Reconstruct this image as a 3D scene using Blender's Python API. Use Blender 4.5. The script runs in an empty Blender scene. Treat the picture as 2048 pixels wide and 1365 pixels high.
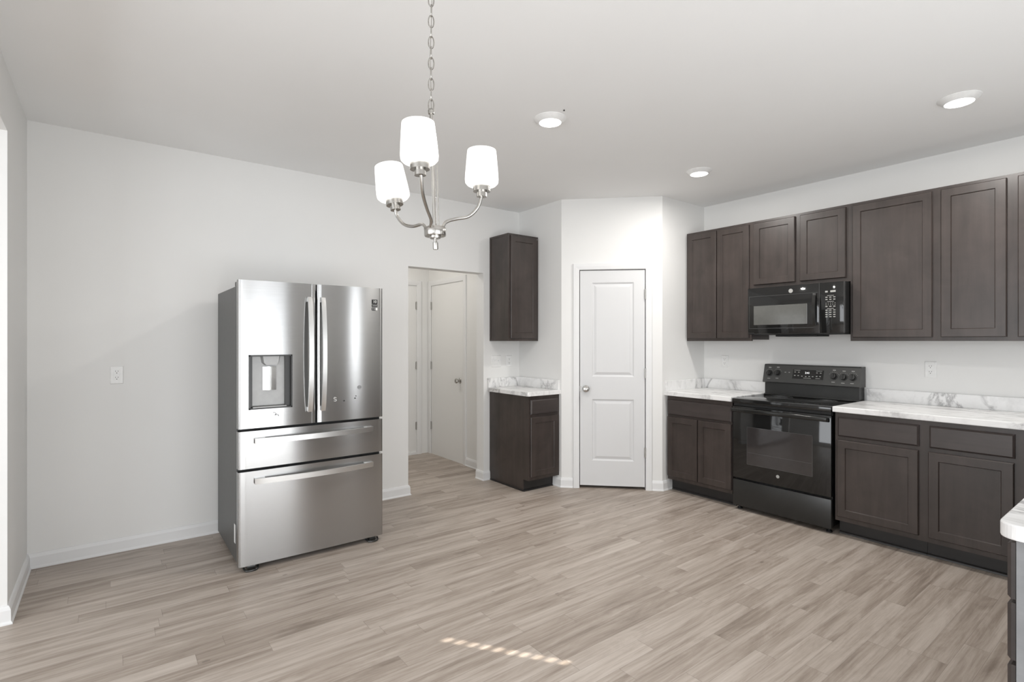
import bpy, bmesh, math, random
from mathutils import Vector, Matrix
random.seed(7)
R = math.radians
PI = math.pi
sc = bpy.context.scene
C = sc.collection

# ------------------------------------------------------------------ camera
cam_d = bpy.data.cameras.new('camera')
cam_d.sensor_width = 36.0
cam_d.lens = 36.0 * 1051.0 / 2048.0
cam_d.clip_start = 0.02
cam = bpy.data.objects.new('camera', cam_d)
C.objects.link(cam)
YAW = R(52.5585)                       # heading, measured from +X towards +Y
cam.location = (0, 0, 1.372)
cam.rotation_euler = (R(90), 0, YAW - R(90))
sc.camera = cam
sc.view_settings.view_transform = 'Standard'
sc.view_settings.look = 'None'
sc.view_settings.gamma = 1.0
sc.view_settings.use_curve_mapping = False
sc.view_settings.exposure = 0.02
sc.cycles.use_denoising = True
sc.cycles.max_bounces = 10
sc.cycles.diffuse_bounces = 6
sc.cycles.glossy_bounces = 5
sc.cycles.sample_clamp_indirect = 6.0
sc.cycles.caustics_reflective = False
sc.cycles.caustics_refractive = False

# ------------------------------------------------------------------ room plan (metres)
XR = 4.688      # range wall
YL = 4.277      # fridge wall
ZC = 2.700      # ceiling
X0 = -0.394     # short wall at far left
XA, YP = 3.3675, 3.6344      # pantry corner, left
XP, YB = 4.0183, 2.9836      # pantry corner, right
YBACK = -1.1
XBACK = -2.8
DOOR_L, DOOR_R, DOOR_H = 2.111, 2.922, 2.040    # cased-free doorway to hall
WT = 0.12

# ------------------------------------------------------------------ world and lights
w = bpy.data.worlds.new('sky'); sc.world = w; w.use_nodes = True
bgn = w.node_tree.nodes['Background']
bgn.inputs['Color'].default_value = (0.80, 0.88, 1.0, 1)
bgn.inputs['Strength'].default_value = 1.0

def area(name, loc, rot, sx, sy, power, col=(1, 1, 1)):
    l = bpy.data.lights.new(name, 'AREA'); l.shape = 'RECTANGLE'
    l.size = sx; l.size_y = sy; l.energy = power; l.color = col
    o = bpy.data.objects.new(name, l); C.objects.link(o)
    o.location = loc; o.rotation_euler = rot
    return o
# daylight standing in the openings of the windows behind the camera, plus added fill lights
PW = dict(door=25, back=13, door2=17, side=9, left=98, doorup=27, hall=8.6, down=14, emis=1.0)   # watts
area('daylight_glass_door_fixed_pane', (0.35, YBACK - 0.10, 1.06), (R(90), 0, 0), 1.28, 2.06, PW['door'], (0.975, 0.99, 1.0))
area('daylight_glass_door_sliding_pane', (1.53, YBACK - 0.10, 1.06), (R(90), 0, 0), 1.10, 2.06, PW['door2'], (0.975, 0.99, 1.0))
area('daylight_side_window', (3.10, YBACK - 0.10, 1.30), (R(90), 0, 0), 0.34, 1.70, PW['side'], (0.975, 0.99, 1.0))
area('added_back_window_light', (-1.75, YBACK - 0.10, 1.45), (R(90), 0, 0), 1.50, 1.30, PW['back'], (0.975, 0.99, 1.0))  # light of an added window, kept clear of the refrigerator's reflection
area('daylight_left_window', (XBACK - 0.10, 0.75, 1.30), (R(90), 0, R(-90)), 3.20, 2.10, PW['left'], (0.965, 0.985, 1.0))
area('ceiling_fill_glass_door', (0.925, YBACK - 0.30, 0.45), (R(140), 0, 0), 2.40, 0.80, PW['doorup'], (1.0, 0.99, 0.97))  # unseen upward fill, added to brighten the ceiling
area('hall_ceiling_light_glow', (2.2, 5.15, ZC - 0.06), (0, 0, 0), 0.30, 0.30, PW['hall'], (1.0, 0.955, 0.89))
# low sun that only finds its way through the cord holes of the blind
ELEV = R(31)
sun_dir = Vector((-0.568 * math.cos(ELEV), 0.823 * math.cos(ELEV), -math.sin(ELEV)))
floor_mid = Vector((1.388, 1.864, 0))
bh = floor_mid + sun_dir * ((YBACK - 0.03 - floor_mid.y) / sun_dir.y)     # middle of the hole column
spot_d = bpy.data.lights.new('sun_beam', 'SPOT')
spot_d.energy = 90000; spot_d.spot_size = R(1.0); spot_d.spot_blend = 0.2
spot_d.shadow_soft_size = 0.045; spot_d.color = (1.0, 0.93, 0.82)
spot = bpy.data.objects.new('sun_beam', spot_d); C.objects.link(spot)
spot.location = bh - sun_dir * 20.0
spot.rotation_euler = sun_dir.to_track_quat('-Z', 'Y').to_euler()

# ------------------------------------------------------------------ materials
def newmat(name):
    m = bpy.data.materials.new(name); m.use_nodes = True
    nt = m.node_tree
    return m, nt, nt.nodes['Principled BSDF']
def node(nt, t, **kw):
    n = nt.nodes.new(t)
    for k, v in kw.items(): setattr(n, k, v)
    return n
def mth(nt, op, a, b=None, c=None, clamp=False):
    n = nt.nodes.new('ShaderNodeMath'); n.operation = op; n.use_clamp = clamp
    for i, v in enumerate((a, b, c)):
        if v is None: continue
        if isinstance(v, (int, float)): n.inputs[i].default_value = v
        else: nt.links.new(v, n.inputs[i])
    return n.outputs[0]
def ramp(nt, fac, stops):
    n = nt.nodes.new('ShaderNodeValToRGB')
    el = n.color_ramp.elements
    while len(el) < len(stops): el.new(0.5)
    for e, (p, c) in zip(el, stops):
        e.position = p; e.color = tuple(c) + (1,)
    nt.links.new(fac, n.inputs[0])
    return n.outputs[0]
def comb(nt, x, y, z):
    n = nt.nodes.new('ShaderNodeCombineXYZ')
    for i, v in enumerate((x, y, z)):
        if isinstance(v, (int, float)): n.inputs[i].default_value = v
        else: nt.links.new(v, n.inputs[i])
    return n.outputs[0]
def noise(nt, vec, scale, detail=2, rough=0.5, dist=0.0):
    n = nt.nodes.new('ShaderNodeTexNoise')
    n.inputs['Scale'].default_value = scale; n.inputs['Detail'].default_value = detail
    n.inputs['Roughness'].default_value = rough; n.inputs['Distortion'].default_value = dist
    if vec is not None: nt.links.new(vec, n.inputs['Vector'])
    return n.outputs[0]
def worldpos(nt):
    return nt.nodes.new('ShaderNodeNewGeometry').outputs['Position']
def bump(nt, b, h, strength, dist=0.001):
    n = nt.nodes.new('ShaderNodeBump'); n.inputs['Strength'].default_value = strength
    n.inputs['Distance'].default_value = dist
    nt.links.new(h, n.inputs['Height']); nt.links.new(n.outputs[0], b.inputs['Normal'])
def simple(name, col, rough=0.5, metal=0.0, spec=0.5, coat=0.0, emit=None, estr=0.0, var=0.04, vs=30):
    m, nt, b = newmat(name)
    f = noise(nt, worldpos(nt), vs, 2)
    c0 = [c * (1 - var) for c in col]; c1 = [min(1, c * (1 + var)) for c in col]
    nt.links.new(ramp(nt, f, [(0.3, c0), (0.7, c1)]), b.inputs['Base Color'])
    b.inputs['Roughness'].default_value = rough; b.inputs['Metallic'].default_value = metal
    b.inputs['Specular IOR Level'].default_value = spec
    b.inputs['Coat Weight'].default_value = coat
    if emit:
        b.inputs['Emission Color'].default_value = tuple(emit) + (1,)
        b.inputs['Emission Strength'].default_value = estr
    return m

def paint(name, col, rough, bstr):
    m, nt, b = newmat(name)
    p = worldpos(nt)
    f = noise(nt, p, 2.0, 3)
    nt.links.new(ramp(nt, f, [(0.3, [c * 0.985 for c in col]), (0.7, col)]), b.inputs['Base Color'])
    b.inputs['Roughness'].default_value = rough
    b.inputs['Specular IOR Level'].default_value = 0.3
    bump(nt, b, noise(nt, p, 160, 3), bstr, 0.001)
    return m
M_wall = paint('wall_paint', (0.79, 0.788, 0.775), 0.6, 0.10)
M_ceil = paint('ceiling_paint', (0.88, 0.882, 0.878), 0.85, 0.15)
M_trim = paint('trim_paint', (0.77, 0.772, 0.772), 0.35, 0.02)
M_door = paint('door_paint', (0.68, 0.682, 0.685), 0.4, 0.03)

# floor: grey-brown vinyl planks, strips along X
def floor_mat():
    m, nt, b = newmat('vinyl_planks')
    p = worldpos(nt)
    s = nt.nodes.new('ShaderNodeSeparateXYZ'); nt.links.new(p, s.inputs[0])
    x, y = s.outputs[0], s.outputs[1]
    W, L = 0.092, 0.92
    yr = mth(nt, 'DIVIDE', y, W)
    row = mth(nt, 'FLOOR', yr)
    wn = nt.nodes.new('ShaderNodeTexWhiteNoise'); wn.noise_dimensions = '1D'; nt.links.new(row, wn.inputs['W'])
    xo = mth(nt, 'ADD', mth(nt, 'DIVIDE', x, L), mth(nt, 'MULTIPLY', wn.outputs[0], 13.7))
    col = mth(nt, 'FLOOR', xo)
    w2 = nt.nodes.new('ShaderNodeTexWhiteNoise'); w2.noise_dimensions = '3D'
    nt.links.new(comb(nt, row, col, 3.1), w2.inputs['Vector'])
    idv = w2.outputs[0]
    off = mth(nt, 'MULTIPLY', idv, 41.0)
    g1 = noise(nt, comb(nt, mth(nt, 'ADD', mth(nt, 'MULTIPLY', x, 0.8), off), mth(nt, 'MULTIPLY', y, 20.0), off), 1.0, 6, 0.62, 0.5)
    g2 = noise(nt, comb(nt, mth(nt, 'ADD', mth(nt, 'MULTIPLY', x, 3.0), off), mth(nt, 'MULTIPLY', y, 120.0), off), 1.0, 4, 0.6, 0.2)
    g3 = noise(nt, comb(nt, mth(nt, 'ADD', mth(nt, 'MULTIPLY', x, 1.8), off), mth(nt, 'MULTIPLY', y, 11.0), off), 1.0, 5, 0.7, 1.2)
    v = mth(nt, 'ADD', mth(nt, 'MULTIPLY', idv, 0.16), mth(nt, 'MULTIPLY', g1, 0.75))
    v = mth(nt, 'ADD', v, mth(nt, 'MULTIPLY', g2, 0.34))
    v = mth(nt, 'ADD', v, mth(nt, 'MULTIPLY', g3, 0.62))
    v = mth(nt, 'SUBTRACT', v, 0.44)
    c = ramp(nt, v, [(0.20, (0.20, 0.160, 0.130)), (0.42, (0.345, 0.290, 0.245)), (0.60, (0.46, 0.40, 0.35)), (0.85, (0.56, 0.50, 0.445))])
    vo = nt.nodes.new('ShaderNodeTexVoronoi'); vo.inputs['Scale'].default_value = 1.0
    nt.links.new(comb(nt, mth(nt, 'MULTIPLY', x, 2.6), mth(nt, 'MULTIPLY', y, 6.0), 0.0), vo.inputs['Vector'])
    kn = mth(nt, 'MULTIPLY', mth(nt, 'LESS_THAN', vo.outputs[0], 0.045), 0.45)
    # joints
    fy = mth(nt, 'FRACT', yr); fx = mth(nt, 'FRACT', xo)
    ey = mth(nt, 'LESS_THAN', fy, 0.018); ex = mth(nt, 'LESS_THAN', fx, 0.0025)
    e = mth(nt, 'MAXIMUM', mth(nt, 'MULTIPLY', mth(nt, 'MAXIMUM', ey, ex), 0.38), kn)
    mx = nt.nodes.new('ShaderNodeMix'); mx.data_type = 'RGBA'
    nt.links.new(e, mx.inputs[0]); nt.links.new(c, mx.inputs[6]); mx.inputs[7].default_value = (0.10, 0.08, 0.065, 1)
    nt.links.new(mx.outputs[2], b.inputs['Base Color'])
    b.inputs['Roughness'].default_value = 0.42
    b.inputs['Specular IOR Level'].default_value = 0.4
    bump(nt, b, g2, 0.12, 0.001)
    return m
M_floor = floor_mat()

def wood_mat(name, dark, light, rough, axis='z', spec=0.5):
    m, nt, b = newmat(name)
    p = worldpos(nt)
    s = nt.nodes.new('ShaderNodeSeparateXYZ'); nt.links.new(p, s.inputs[0])
    k = {'z': (22, 22, 1.6), 'h': (1.6, 1.6, 22)}[axis]
    vec = comb(nt, mth(nt, 'MULTIPLY', s.outputs[0], k[0]), mth(nt, 'MULTIPLY', s.outputs[1], k[1]), mth(nt, 'MULTIPLY', s.outputs[2], k[2]))
    g = noise(nt, vec, 1.0, 5, 0.6, 0.4)
    q = noise(nt, p, 4.5, 4, 0.6, 0.6)
    v = mth(nt, 'ADD', mth(nt, 'MULTIPLY', g, 0.45), mth(nt, 'MULTIPLY', q, 0.55))
    nt.links.new(ramp(nt, v, [(0.33, dark), (0.66, light)]), b.inputs['Base Color'])
    b.inputs['Roughness'].default_value = rough
    b.inputs['Specular IOR Level'].default_value = spec
    bump(nt, b, g, 0.06, 0.0008)
    return m
M_wood = wood_mat('espresso_stained_wood', (0.030, 0.023, 0.020), (0.060, 0.046, 0.041), 0.36, 'z', 0.55)
M_woodh = wood_mat('espresso_stained_wood_across', (0.036, 0.029, 0.027), (0.060, 0.048, 0.045), 0.36, 'h', 0.55)
M_toe = wood_mat('black_toe_kick', (0.016, 0.015, 0.015), (0.024, 0.022, 0.021), 0.45, 'h')
M_glare_grey = wood_mat('glare_grey_end_panel', (0.175, 0.178, 0.183), (0.235, 0.238, 0.243), 0.5, 'h')  # window glare on the dark cabinet wood, put into the base colour

def marble_mat():
    m, nt, b = newmat('marble_laminate')
    p = worldpos(nt)
    mp = nt.nodes.new('ShaderNodeMapping'); nt.links.new(p, mp.inputs[0])
    mp.inputs['Rotation'].default_value = (R(32), R(38), R(28)); mp.inputs['Scale'].default_value = (4.6, 1.3, 1.3)
    n1 = noise(nt, mp.outputs[0], 1.9, 6, 0.6, 0.8)
    v1 = mth(nt, 'ABSOLUTE', mth(nt, 'SUBTRACT', n1, 0.5))
    a = ramp(nt, v1, [(0.0, (1, 1, 1)), (0.010, (0.60, 0.60, 0.60)), (0.040, (0, 0, 0))])
    n2 = noise(nt, mp.outputs[0], 0.9, 4, 0.6, 0.8)
    msk = ramp(nt, n2, [(0.42, (0.08, 0.08, 0.08)), (0.56, (1, 1, 1))])
    cl = noise(nt, mp.outputs[0], 2.4, 5, 0.7, 0.6)
    clo = ramp(nt, cl, [(0.30, (0.66, 0.655, 0.65)), (0.50, (0.83, 0.828, 0.822))])
    fac = mth(nt, 'MULTIPLY', mth(nt, 'MULTIPLY', a, msk), 0.75)
    mx = nt.nodes.new('ShaderNodeMix'); mx.data_type = 'RGBA'
    nt.links.new(fac, mx.inputs[0]); nt.links.new(clo, mx.inputs[6]); mx.inputs[7].default_value = (0.27, 0.265, 0.27, 1)
    nt.links.new(mx.outputs[2], b.inputs['Base Color'])
    b.inputs['Roughness'].default_value = 0.25
    b.inputs['Specular IOR Level'].default_value = 0.45
    return m
M_marble = marble_mat()

def steel_mat(name, col, rough, aniso, rot=0.0):
    m, nt, b = newmat(name)
    p = worldpos(nt)
    s = nt.nodes.new('ShaderNodeSeparateXYZ'); nt.links.new(p, s.inputs[0])
    vec = comb(nt, mth(nt, 'MULTIPLY', s.outputs[0], 3.0), mth(nt, 'MULTIPLY', s.outputs[1], 3.0), mth(nt, 'MULTIPLY', s.outputs[2], 420.0))
    g = noise(nt, vec, 1.0, 3, 0.6)
    nt.links.new(ramp(nt, g, [(0.3, [c * 0.93 for c in col]), (0.7, col)]), b.inputs['Base Color'])
    b.inputs['Metallic'].default_value = 1.0
    b.inputs['Roughness'].default_value = rough
    b.inputs['Anisotropic'].default_value = aniso
    b.inputs['Anisotropic Rotation'].default_value = rot
    t = nt.nodes.new('ShaderNodeTangent'); t.direction_type = 'RADIAL'; t.axis = 'Z'
    nt.links.new(t.outputs[0], b.inputs['Tangent'])
    return m
M_steel = steel_mat('brushed_stainless_steel', (0.47, 0.47, 0.467), 0.20, 0.97, 0.25)
M_handle = steel_mat('satin_handle_steel', (0.70, 0.70, 0.69), 0.30, 0.3)
M_nickel = simple('brushed_nickel', (0.47, 0.455, 0.43), 0.24, 1.0)
M_hinge = simple('satin_hinge_metal', (0.44, 0.43, 0.41), 0.38, 1.0)
M_fside = simple('grey_refrigerator_side', (0.105, 0.105, 0.104), 0.45, 0.35)
M_gasket = simple('dark_gasket', (0.012, 0.012, 0.012), 0.6)
M_black = simple('black_enamel', (0.016, 0.016, 0.015), 0.16, spec=0.5)
M_blackm = simple('black_satin_plastic', (0.022, 0.022, 0.021), 0.32)
M_cpanel = simple('black_control_panel', (0.050, 0.050, 0.048), 0.38)
M_bglass = simple('black_glass', (0.010, 0.010, 0.010), 0.05, spec=0.6)
M_owin = simple('oven_window_glass', (0.040, 0.036, 0.036), 0.06, spec=0.7)
M_mwin = simple('microwave_window_screen', (0.115, 0.115, 0.108), 0.12, spec=0.6)
M_cook = simple('ceramic_cooktop_glass', (0.012, 0.012, 0.012), 0.06, spec=0.6)
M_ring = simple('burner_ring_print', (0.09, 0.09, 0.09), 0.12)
M_print = simple('pale_panel_print', (0.42, 0.42, 0.40), 0.5)
M_led = simple('lit_clock_digits', (0.8, 0.8, 0.8), 0.5, emit=(1, 1, 1), estr=1.2)
M_white = simple('white_plastic', (0.80, 0.80, 0.79), 0.35)
M_slot = simple('dark_socket_slots', (0.03, 0.03, 0.03), 0.6)
M_lens = simple('lit_lamp_lens', (0.9, 0.9, 0.9), 0.4, emit=(1.0, 0.985, 0.96), estr=6.0 * PW['emis'])
M_cavity = simple('dispenser_grey_plastic', (0.33, 0.33, 0.325), 0.35, 0.25)
M_paddle = simple('dispenser_silver_paddle', (0.75, 0.75, 0.74), 0.22, 0.9)
M_stick = simple('black_sticker', (0.008, 0.008, 0.008), 0.4)
M_lab = simple('white_label_paper', (0.75, 0.75, 0.74), 0.6)
M_mark = simple('grey_scuff', (0.22, 0.22, 0.22), 0.6)
M_decal = simple('grey_door_decal', (0.30, 0.30, 0.27), 0.5)
M_blind = simple('window_blind_slats', (0.78, 0.77, 0.74), 0.6)

def shade_mat():
    m, nt, b = newmat('lit_frosted_glass_shade')
    s = nt.nodes.new('ShaderNodeSeparateXYZ'); nt.links.new(worldpos(nt), s.inputs[0])
    b.inputs['Base Color'].default_value = (0.88, 0.88, 0.87, 1)
    b.inputs['Roughness'].default_value = 0.25
    lw = nt.nodes.new('ShaderNodeTexNoise'); lw.inputs['Scale'].default_value = 6
    nt.links.new(ramp(nt, lw.outputs[0], [(0.3, (1.0, 0.965, 0.915)), (0.7, (1.0, 0.975, 0.94))]), b.inputs['Emission Color'])
    b.inputs['Emission Strength'].default_value = 1.05 * PW['emis']
    return m
M_shade = shade_mat()

# ------------------------------------------------------------------ mesh helpers
class Frame:
    """local (u along the wall, d out of the wall, z up) -> world"""
    def __init__(s, o, u, d):
        u = Vector(u).normalized(); d = Vector(d).normalized()
        s.m = Matrix(((u.x, d.x, 0, o[0]), (u.y, d.y, 0, o[1]), (0, 0, 1, o[2]), (0, 0, 0, 1)))
    def __call__(s, u, d, z): return s.m @ Vector((u, d, z))
WORLD = Frame((0, 0, 0), (1, 0, 0), (0, 1, 0))
FR = Frame((XR, 0, 0), (0, 1, 0), (-1, 0, 0))       # u = world Y, d out of the range wall
FL = Frame((0, YL, 0), (1, 0, 0), (0, -1, 0))       # u = world X, d out of the fridge wall
FD = Frame((XA, YP, 0), (1, -1, 0), (-1, -1, 0))    # pantry diagonal
FH = Frame((3.12, 0, 0), (0, 1, 0), (-1, 0, 0))     # hall right wall
FB = Frame((0, 5.76, 0), (1, 0, 0), (0, -1, 0))     # hall back wall

def NB(): return bmesh.new()
def box(bm, u0, u1, d0, d1, z0, z1, F=WORLD, bev=0.0, seg=2):
    t = bmesh.new()
    bmesh.ops.create_cube(t, size=1)
    for v in t.verts:
        v.co = Vector((u0 + (u1 - u0) * (v.co.x + .5), d0 + (d1 - d0) * (v.co.y + .5), z0 + (z1 - z0) * (v.co.z + .5)))
    if bev > 0:
        bmesh.ops.bevel(t, geom=t.edges[:] + t.verts[:], offset=bev, segments=seg, affect='EDGES', profile=0.5)
    merge(bm, t, F.m)
def merge(bm, t, mat=None):
    if mat is not None: bmesh.ops.transform(t, matrix=mat, verts=t.verts)
    bmesh.ops.recalc_face_normals(t, faces=t.faces)
    me = bpy.data.meshes.new('tmp'); t.to_mesh(me); t.free()
    bm.from_mesh(me); bpy.data.meshes.remove(me)
def prism(bm, pts, z0, z1, F=WORLD, bev=0.0):
    t = bmesh.new()
    lo = [t.verts.new((p[0], p[1], z0)) for p in pts]; hi = [t.verts.new((p[0], p[1], z1)) for p in pts]
    t.faces.new(lo); t.faces.new(hi)
    for i in range(len(pts)):
        j = (i + 1) % len(pts); t.faces.new((lo[i], lo[j], hi[j], hi[i]))
    bmesh.ops.recalc_face_normals(t, faces=t.faces)
    if bev: bmesh.ops.bevel(t, geom=[e for e in t.edges if abs(e.verts[0].co.z - e.verts[1].co.z) < 1e-6], offset=bev, segments=2, affect='EDGES', profile=0.5)
    merge(bm, t, F.m)
def extrude_profile(bm, pts, a0, a1, F, plane='dz'):
    """closed (d,z) profile swept along u"""
    t = bmesh.new()
    A = [t.verts.new((a0, p[0], p[1])) for p in pts]; B = [t.verts.new((a1, p[0], p[1])) for p in pts]
    t.faces.new(A); t.faces.new(B)
    for i in range(len(pts)):
        j = (i + 1) % len(pts); t.faces.new((A[i], A[j], B[j], B[i]))
    merge(bm, t, F.m)
def rings(bm, u0, u1, z0, z1, prof, F, back=None):
    """concentric rectangular loops; prof = [(inset, d), ...]; last loop capped"""
    t = bmesh.new(); prev = None; first = None
    for ins, d in prof:
        L = [t.verts.new(c) for c in ((u0 + ins, d, z0 + ins), (u1 - ins, d, z0 + ins), (u1 - ins, d, z1 - ins), (u0 + ins, d, z1 - ins))]
        if prev:
            for i in range(4):
                j = (i + 1) % 4; t.faces.new((prev[i], prev[j], L[j], L[i]))
        else: first = L
        prev = L
    t.faces.new(prev)
    if back is not None: t.faces.new(first[::-1])
    bmesh.ops.transform(t, matrix=F.m, verts=t.verts)
    if back is not None: bmesh.ops.recalc_face_normals(t, faces=t.faces)
    else:
        n = F.m.to_3x3() @ Vector((0, 1, 0)); t.faces.ensure_lookup_table()
        f = t.faces[-1]; f.normal_update()
        t.normal_update()
        if f.normal.dot(n) < 0: bmesh.ops.reverse_faces(t, faces=t.faces)
    me = bpy.data.meshes.new('tmp'); t.to_mesh(me); t.free(); bm.from_mesh(me); bpy.data.meshes.remove(me)
def cyl(bm, p0, p1, r0, r1=None, seg=24, F=WORLD):
    r1 = r0 if r1 is None else r1
    p0 = F.m @ Vector(p0); p1 = F.m @ Vector(p1)
    a = (p1 - p0); L = a.length
    t = bmesh.new()
    bmesh.ops.create_cone(t, cap_ends=True, segments=seg, radius1=r0, radius2=r1, depth=L)
    q = a.to_track_quat('Z', 'Y').to_matrix().to_4x4()
    merge(bm, t, Matrix.Translation((p0 + p1) / 2) @ q)
def lathe(bm, prof, origin, axis=(0, 0, 1), seg=32):
    """prof: [(r, h)...] along axis; r=0 ends close"""
    t = bmesh.new(); loops = []
    for r, h in prof:
        if r < 1e-6: loops.append([t.verts.new((0, 0, h))])
        else: loops.append([t.verts.new((r * math.cos(2 * PI * i / seg), r * math.sin(2 * PI * i / seg), h)) for i in range(seg)])
    for A, B in zip(loops, loops[1:]):
        for i in range(seg):
            j = (i + 1) % seg
            if len(A) == 1 and len(B) == 1: continue
            if len(A) == 1: t.faces.new((A[0], B[i], B[j]))
            elif len(B) == 1: t.faces.new((A[i], A[j], B[0]))
            else: t.faces.new((A[i], A[j], B[j], B[i]))
    q = Vector(axis).to_track_quat('Z', 'Y').to_matrix().to_4x4()
    merge(bm, t, Matrix.Translation(Vector(origin)) @ q)
def catmull(pts, n=8):
    P = [Vector(p) for p in pts]; P = [P[0] * 2 - P[1]] + P + [P[-1] * 2 - P[-2]]
    out = []
    for i in range(1, len(P) - 2):
        for k in range(n):
            t = k / n
            out.append(0.5 * ((2 * P[i]) + (-P[i - 1] + P[i + 1]) * t + (2 * P[i - 1] - 5 * P[i] + 4 * P[i + 1] - P[i + 2]) * t * t + (-P[i - 1] + 3 * P[i] - 3 * P[i + 1] + P[i + 2]) * t ** 3))
    out.append(P[-2]); return out
def tube(bm, pts, r, seg=12, closed=False, sx=1.0, sy=1.0, up=None):
    P = [Vector(p) for p in pts]; n = len(P); t = bmesh.new(); loops = []
    ref = Vector(up) if up else None; prevn = None
    for i, p in enumerate(P):
        if closed: d = (P[(i + 1) % n] - P[i - 1]).normalized()
        else: d = (P[min(i + 1, n - 1)] - P[max(i - 1, 0)]).normalized()
        if prevn is None:
            a = ref or (Vector((0, 0, 1)) if abs(d.z) < 0.9 else Vector((1, 0, 0)))
            nn = (a - d * a.dot(d)).normalized()
        else:
            nn = (prevn - d * prevn.dot(d)).normalized()
        prevn = nn; bb = d.cross(nn)
        loops.append([t.verts.new(p + nn * math.cos(2 * PI * k / seg) * r * sx + bb * math.sin(2 * PI * k / seg) * r * sy) for k in range(seg)])
    m = n if closed else n - 1
    for i in range(m):
        A, B = loops[i], loops[(i + 1) % n]
        for k in range(seg):
            j = (k + 1) % seg; t.faces.new((A[k], A[j], B[j], B[k]))
    if not closed: t.faces.new(loops[0]); t.faces.new(loops[-1])
    merge(bm, t)
def ribbon(bm, cs, wdir, half_w, thick_dir, half_t, bev=0.002):
    """rectangular bar following centre line cs"""
    t = bmesh.new(); loops = []
    W = Vector(wdir); T = Vector(thick_dir)
    for p in cs:
        p = Vector(p)
        loops.append([t.verts.new(p + W * a * half_w + T * c * half_t) for a, c in ((-1, -1), (1, -1), (1, 1), (-1, 1))])
    for A, B in zip(loops, loops[1:]):
        for k in range(4): t.faces.new((A[k], A[(k + 1) % 4], B[(k + 1) % 4], B[k]))
    t.faces.new(loops[0]); t.faces.new(loops[-1])
    bmesh.ops.recalc_face_normals(t, faces=t.faces)
    merge(bm, t)
def disc(bm, c, nrm, r, seg=24, h=0.0006):
    c = Vector(c); n = Vector(nrm).normalized()
    cyl(bm, c - n * h * 0.2, c + n * h, r, r, seg)
def ringdisc(bm, c, nrm, r0, r1, h=0.0006, seg=32):
    lathe(bm, [(r0, 0), (r0, h), (r1, h), (r1, 0), (r0, 0)], c, nrm, seg)
def text_bm(bm, s, size, F, u, d, z, depth=0.0004, align='CENTER', flip=False):
    cu = bpy.data.curves.new('txt', 'FONT'); cu.body = s; cu.size = size; cu.extrude = depth; cu.align_x = align; cu.align_y = 'CENTER'
    ob = bpy.data.objects.new('txt', cu); C.objects.link(ob)
    dg = bpy.context.evaluated_depsgraph_get(); dg.update()
    me = bpy.data.meshes.new_from_object(ob.evaluated_get(dg))
    bpy.data.objects.remove(ob); bpy.data.curves.remove(cu)
    t = bmesh.new(); t.from_mesh(me); bpy.data.meshes.remove(me)
    sgn = -1 if flip else 1
    m = Matrix(((sgn, 0, 0, u), (0, 0, 1, d), (0, 1, 0, z), (0, 0, 0, 1)))
    merge(bm, t, F.m @ m)

ROOTLOC = {}
def obj(name, bm, mat, parent=None, smooth=False, loc=None, label=None):
    me = bpy.data.meshes.new(name)
    L = Vector((0, 0, 0))
    if parent is not None: L = ROOTLOC[parent.name_full]
    else:
        if loc is None:
            bm.verts.ensure_lookup_table()
            xs = [v.co for v in bm.verts]
            loc = Vector(((min(v.x for v in xs) + max(v.x for v in xs)) / 2, (min(v.y for v in xs) + max(v.y for v in xs)) / 2, min(v.z for v in xs)))
        L = Vector(loc)
    bmesh.ops.translate(bm, verts=bm.verts, vec=-L)
    bm.to_mesh(me); bm.free()
    me.materials.append(mat)
    o = bpy.data.objects.new(name, me); C.objects.link(o)
    if parent is not None: o.parent = parent
    else: o.location = L
    ROOTLOC[o.name_full] = L
    if smooth:
        me.polygons.foreach_set('use_smooth', [True] * len(me.polygons))
        try: me.set_sharp_from_angle(angle=R(35))
        except Exception: pass
    if label: o['label'] = label
    return o
def thing(name, label, cat, loc, group=None):
    o = bpy.data.objects.new(name, None); C.objects.link(o)
    o.empty_display_size = 0.05
    o.location = loc; o['label'] = label; o['category'] = cat
    if group: o['group'] = group
    ROOTLOC[o.name_full] = Vector(loc)
    return o
def tag(o, label, cat, group=None):
    o['label'] = label; o['category'] = cat
    if group: o['group'] = group
    return o
def struct(name, bm, mat, parent=None, smooth=False):
    o = obj(name, bm, mat, parent, smooth)
    if parent is None: o['kind'] = 'structure'
    return o

# ------------------------------------------------------------------ room shell
bm = NB(); box(bm, XBACK - .1, XR + .15, YBACK - .1, 5.95, -0.08, 0.0); struct('floor', bm, M_floor)
bm = NB(); box(bm, XBACK - .15, XR + .15, YBACK - .15, 5.95, ZC, ZC + 0.08); struct('ceiling', bm, M_ceil)
bm = NB()
box(bm, XBACK, DOOR_L, YL, YL + WT, 0, ZC)
box(bm, DOOR_L, DOOR_R, YL, YL + WT, DOOR_H, ZC)
box(bm, DOOR_R, XR + .1, YL, YL + WT, 0, ZC)
bmesh.ops.remove_doubles(bm, verts=bm.verts, dist=1e-5)
struct('wall_left', bm, M_wall)
bm = NB(); box(bm, XR, XR + .1, YBACK, YL, 0, ZC); struct('wall_right', bm, M_wall)
bm = NB(); prism(bm, [(XA, YL), (XA, YP), (XA + .1, YP + .0414), (XA + .1, YL)], 0, ZC); struct('wall_front_left', bm, M_wall)
bm = NB(); prism(bm, [(XP, YB), (XR, YB), (XR, YB + .1), (XP + .0414, YB + .1)], 0, ZC); struct('wall_front_right', bm, M_wall)
DL = math.hypot(XP - XA, YP - YB)
PD0, PD1, PDZ = 0.163, 0.775, 2.038
bm = NB()
prism(bm, [(0, 0), (PD0, 0), (PD0, -.1), (0.0414, -.1)], 0, ZC, FD)
prism(bm, [(PD1, 0), (DL, 0), (DL - .0414, -.1), (PD1, -.1)], 0, ZC, FD)
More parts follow.
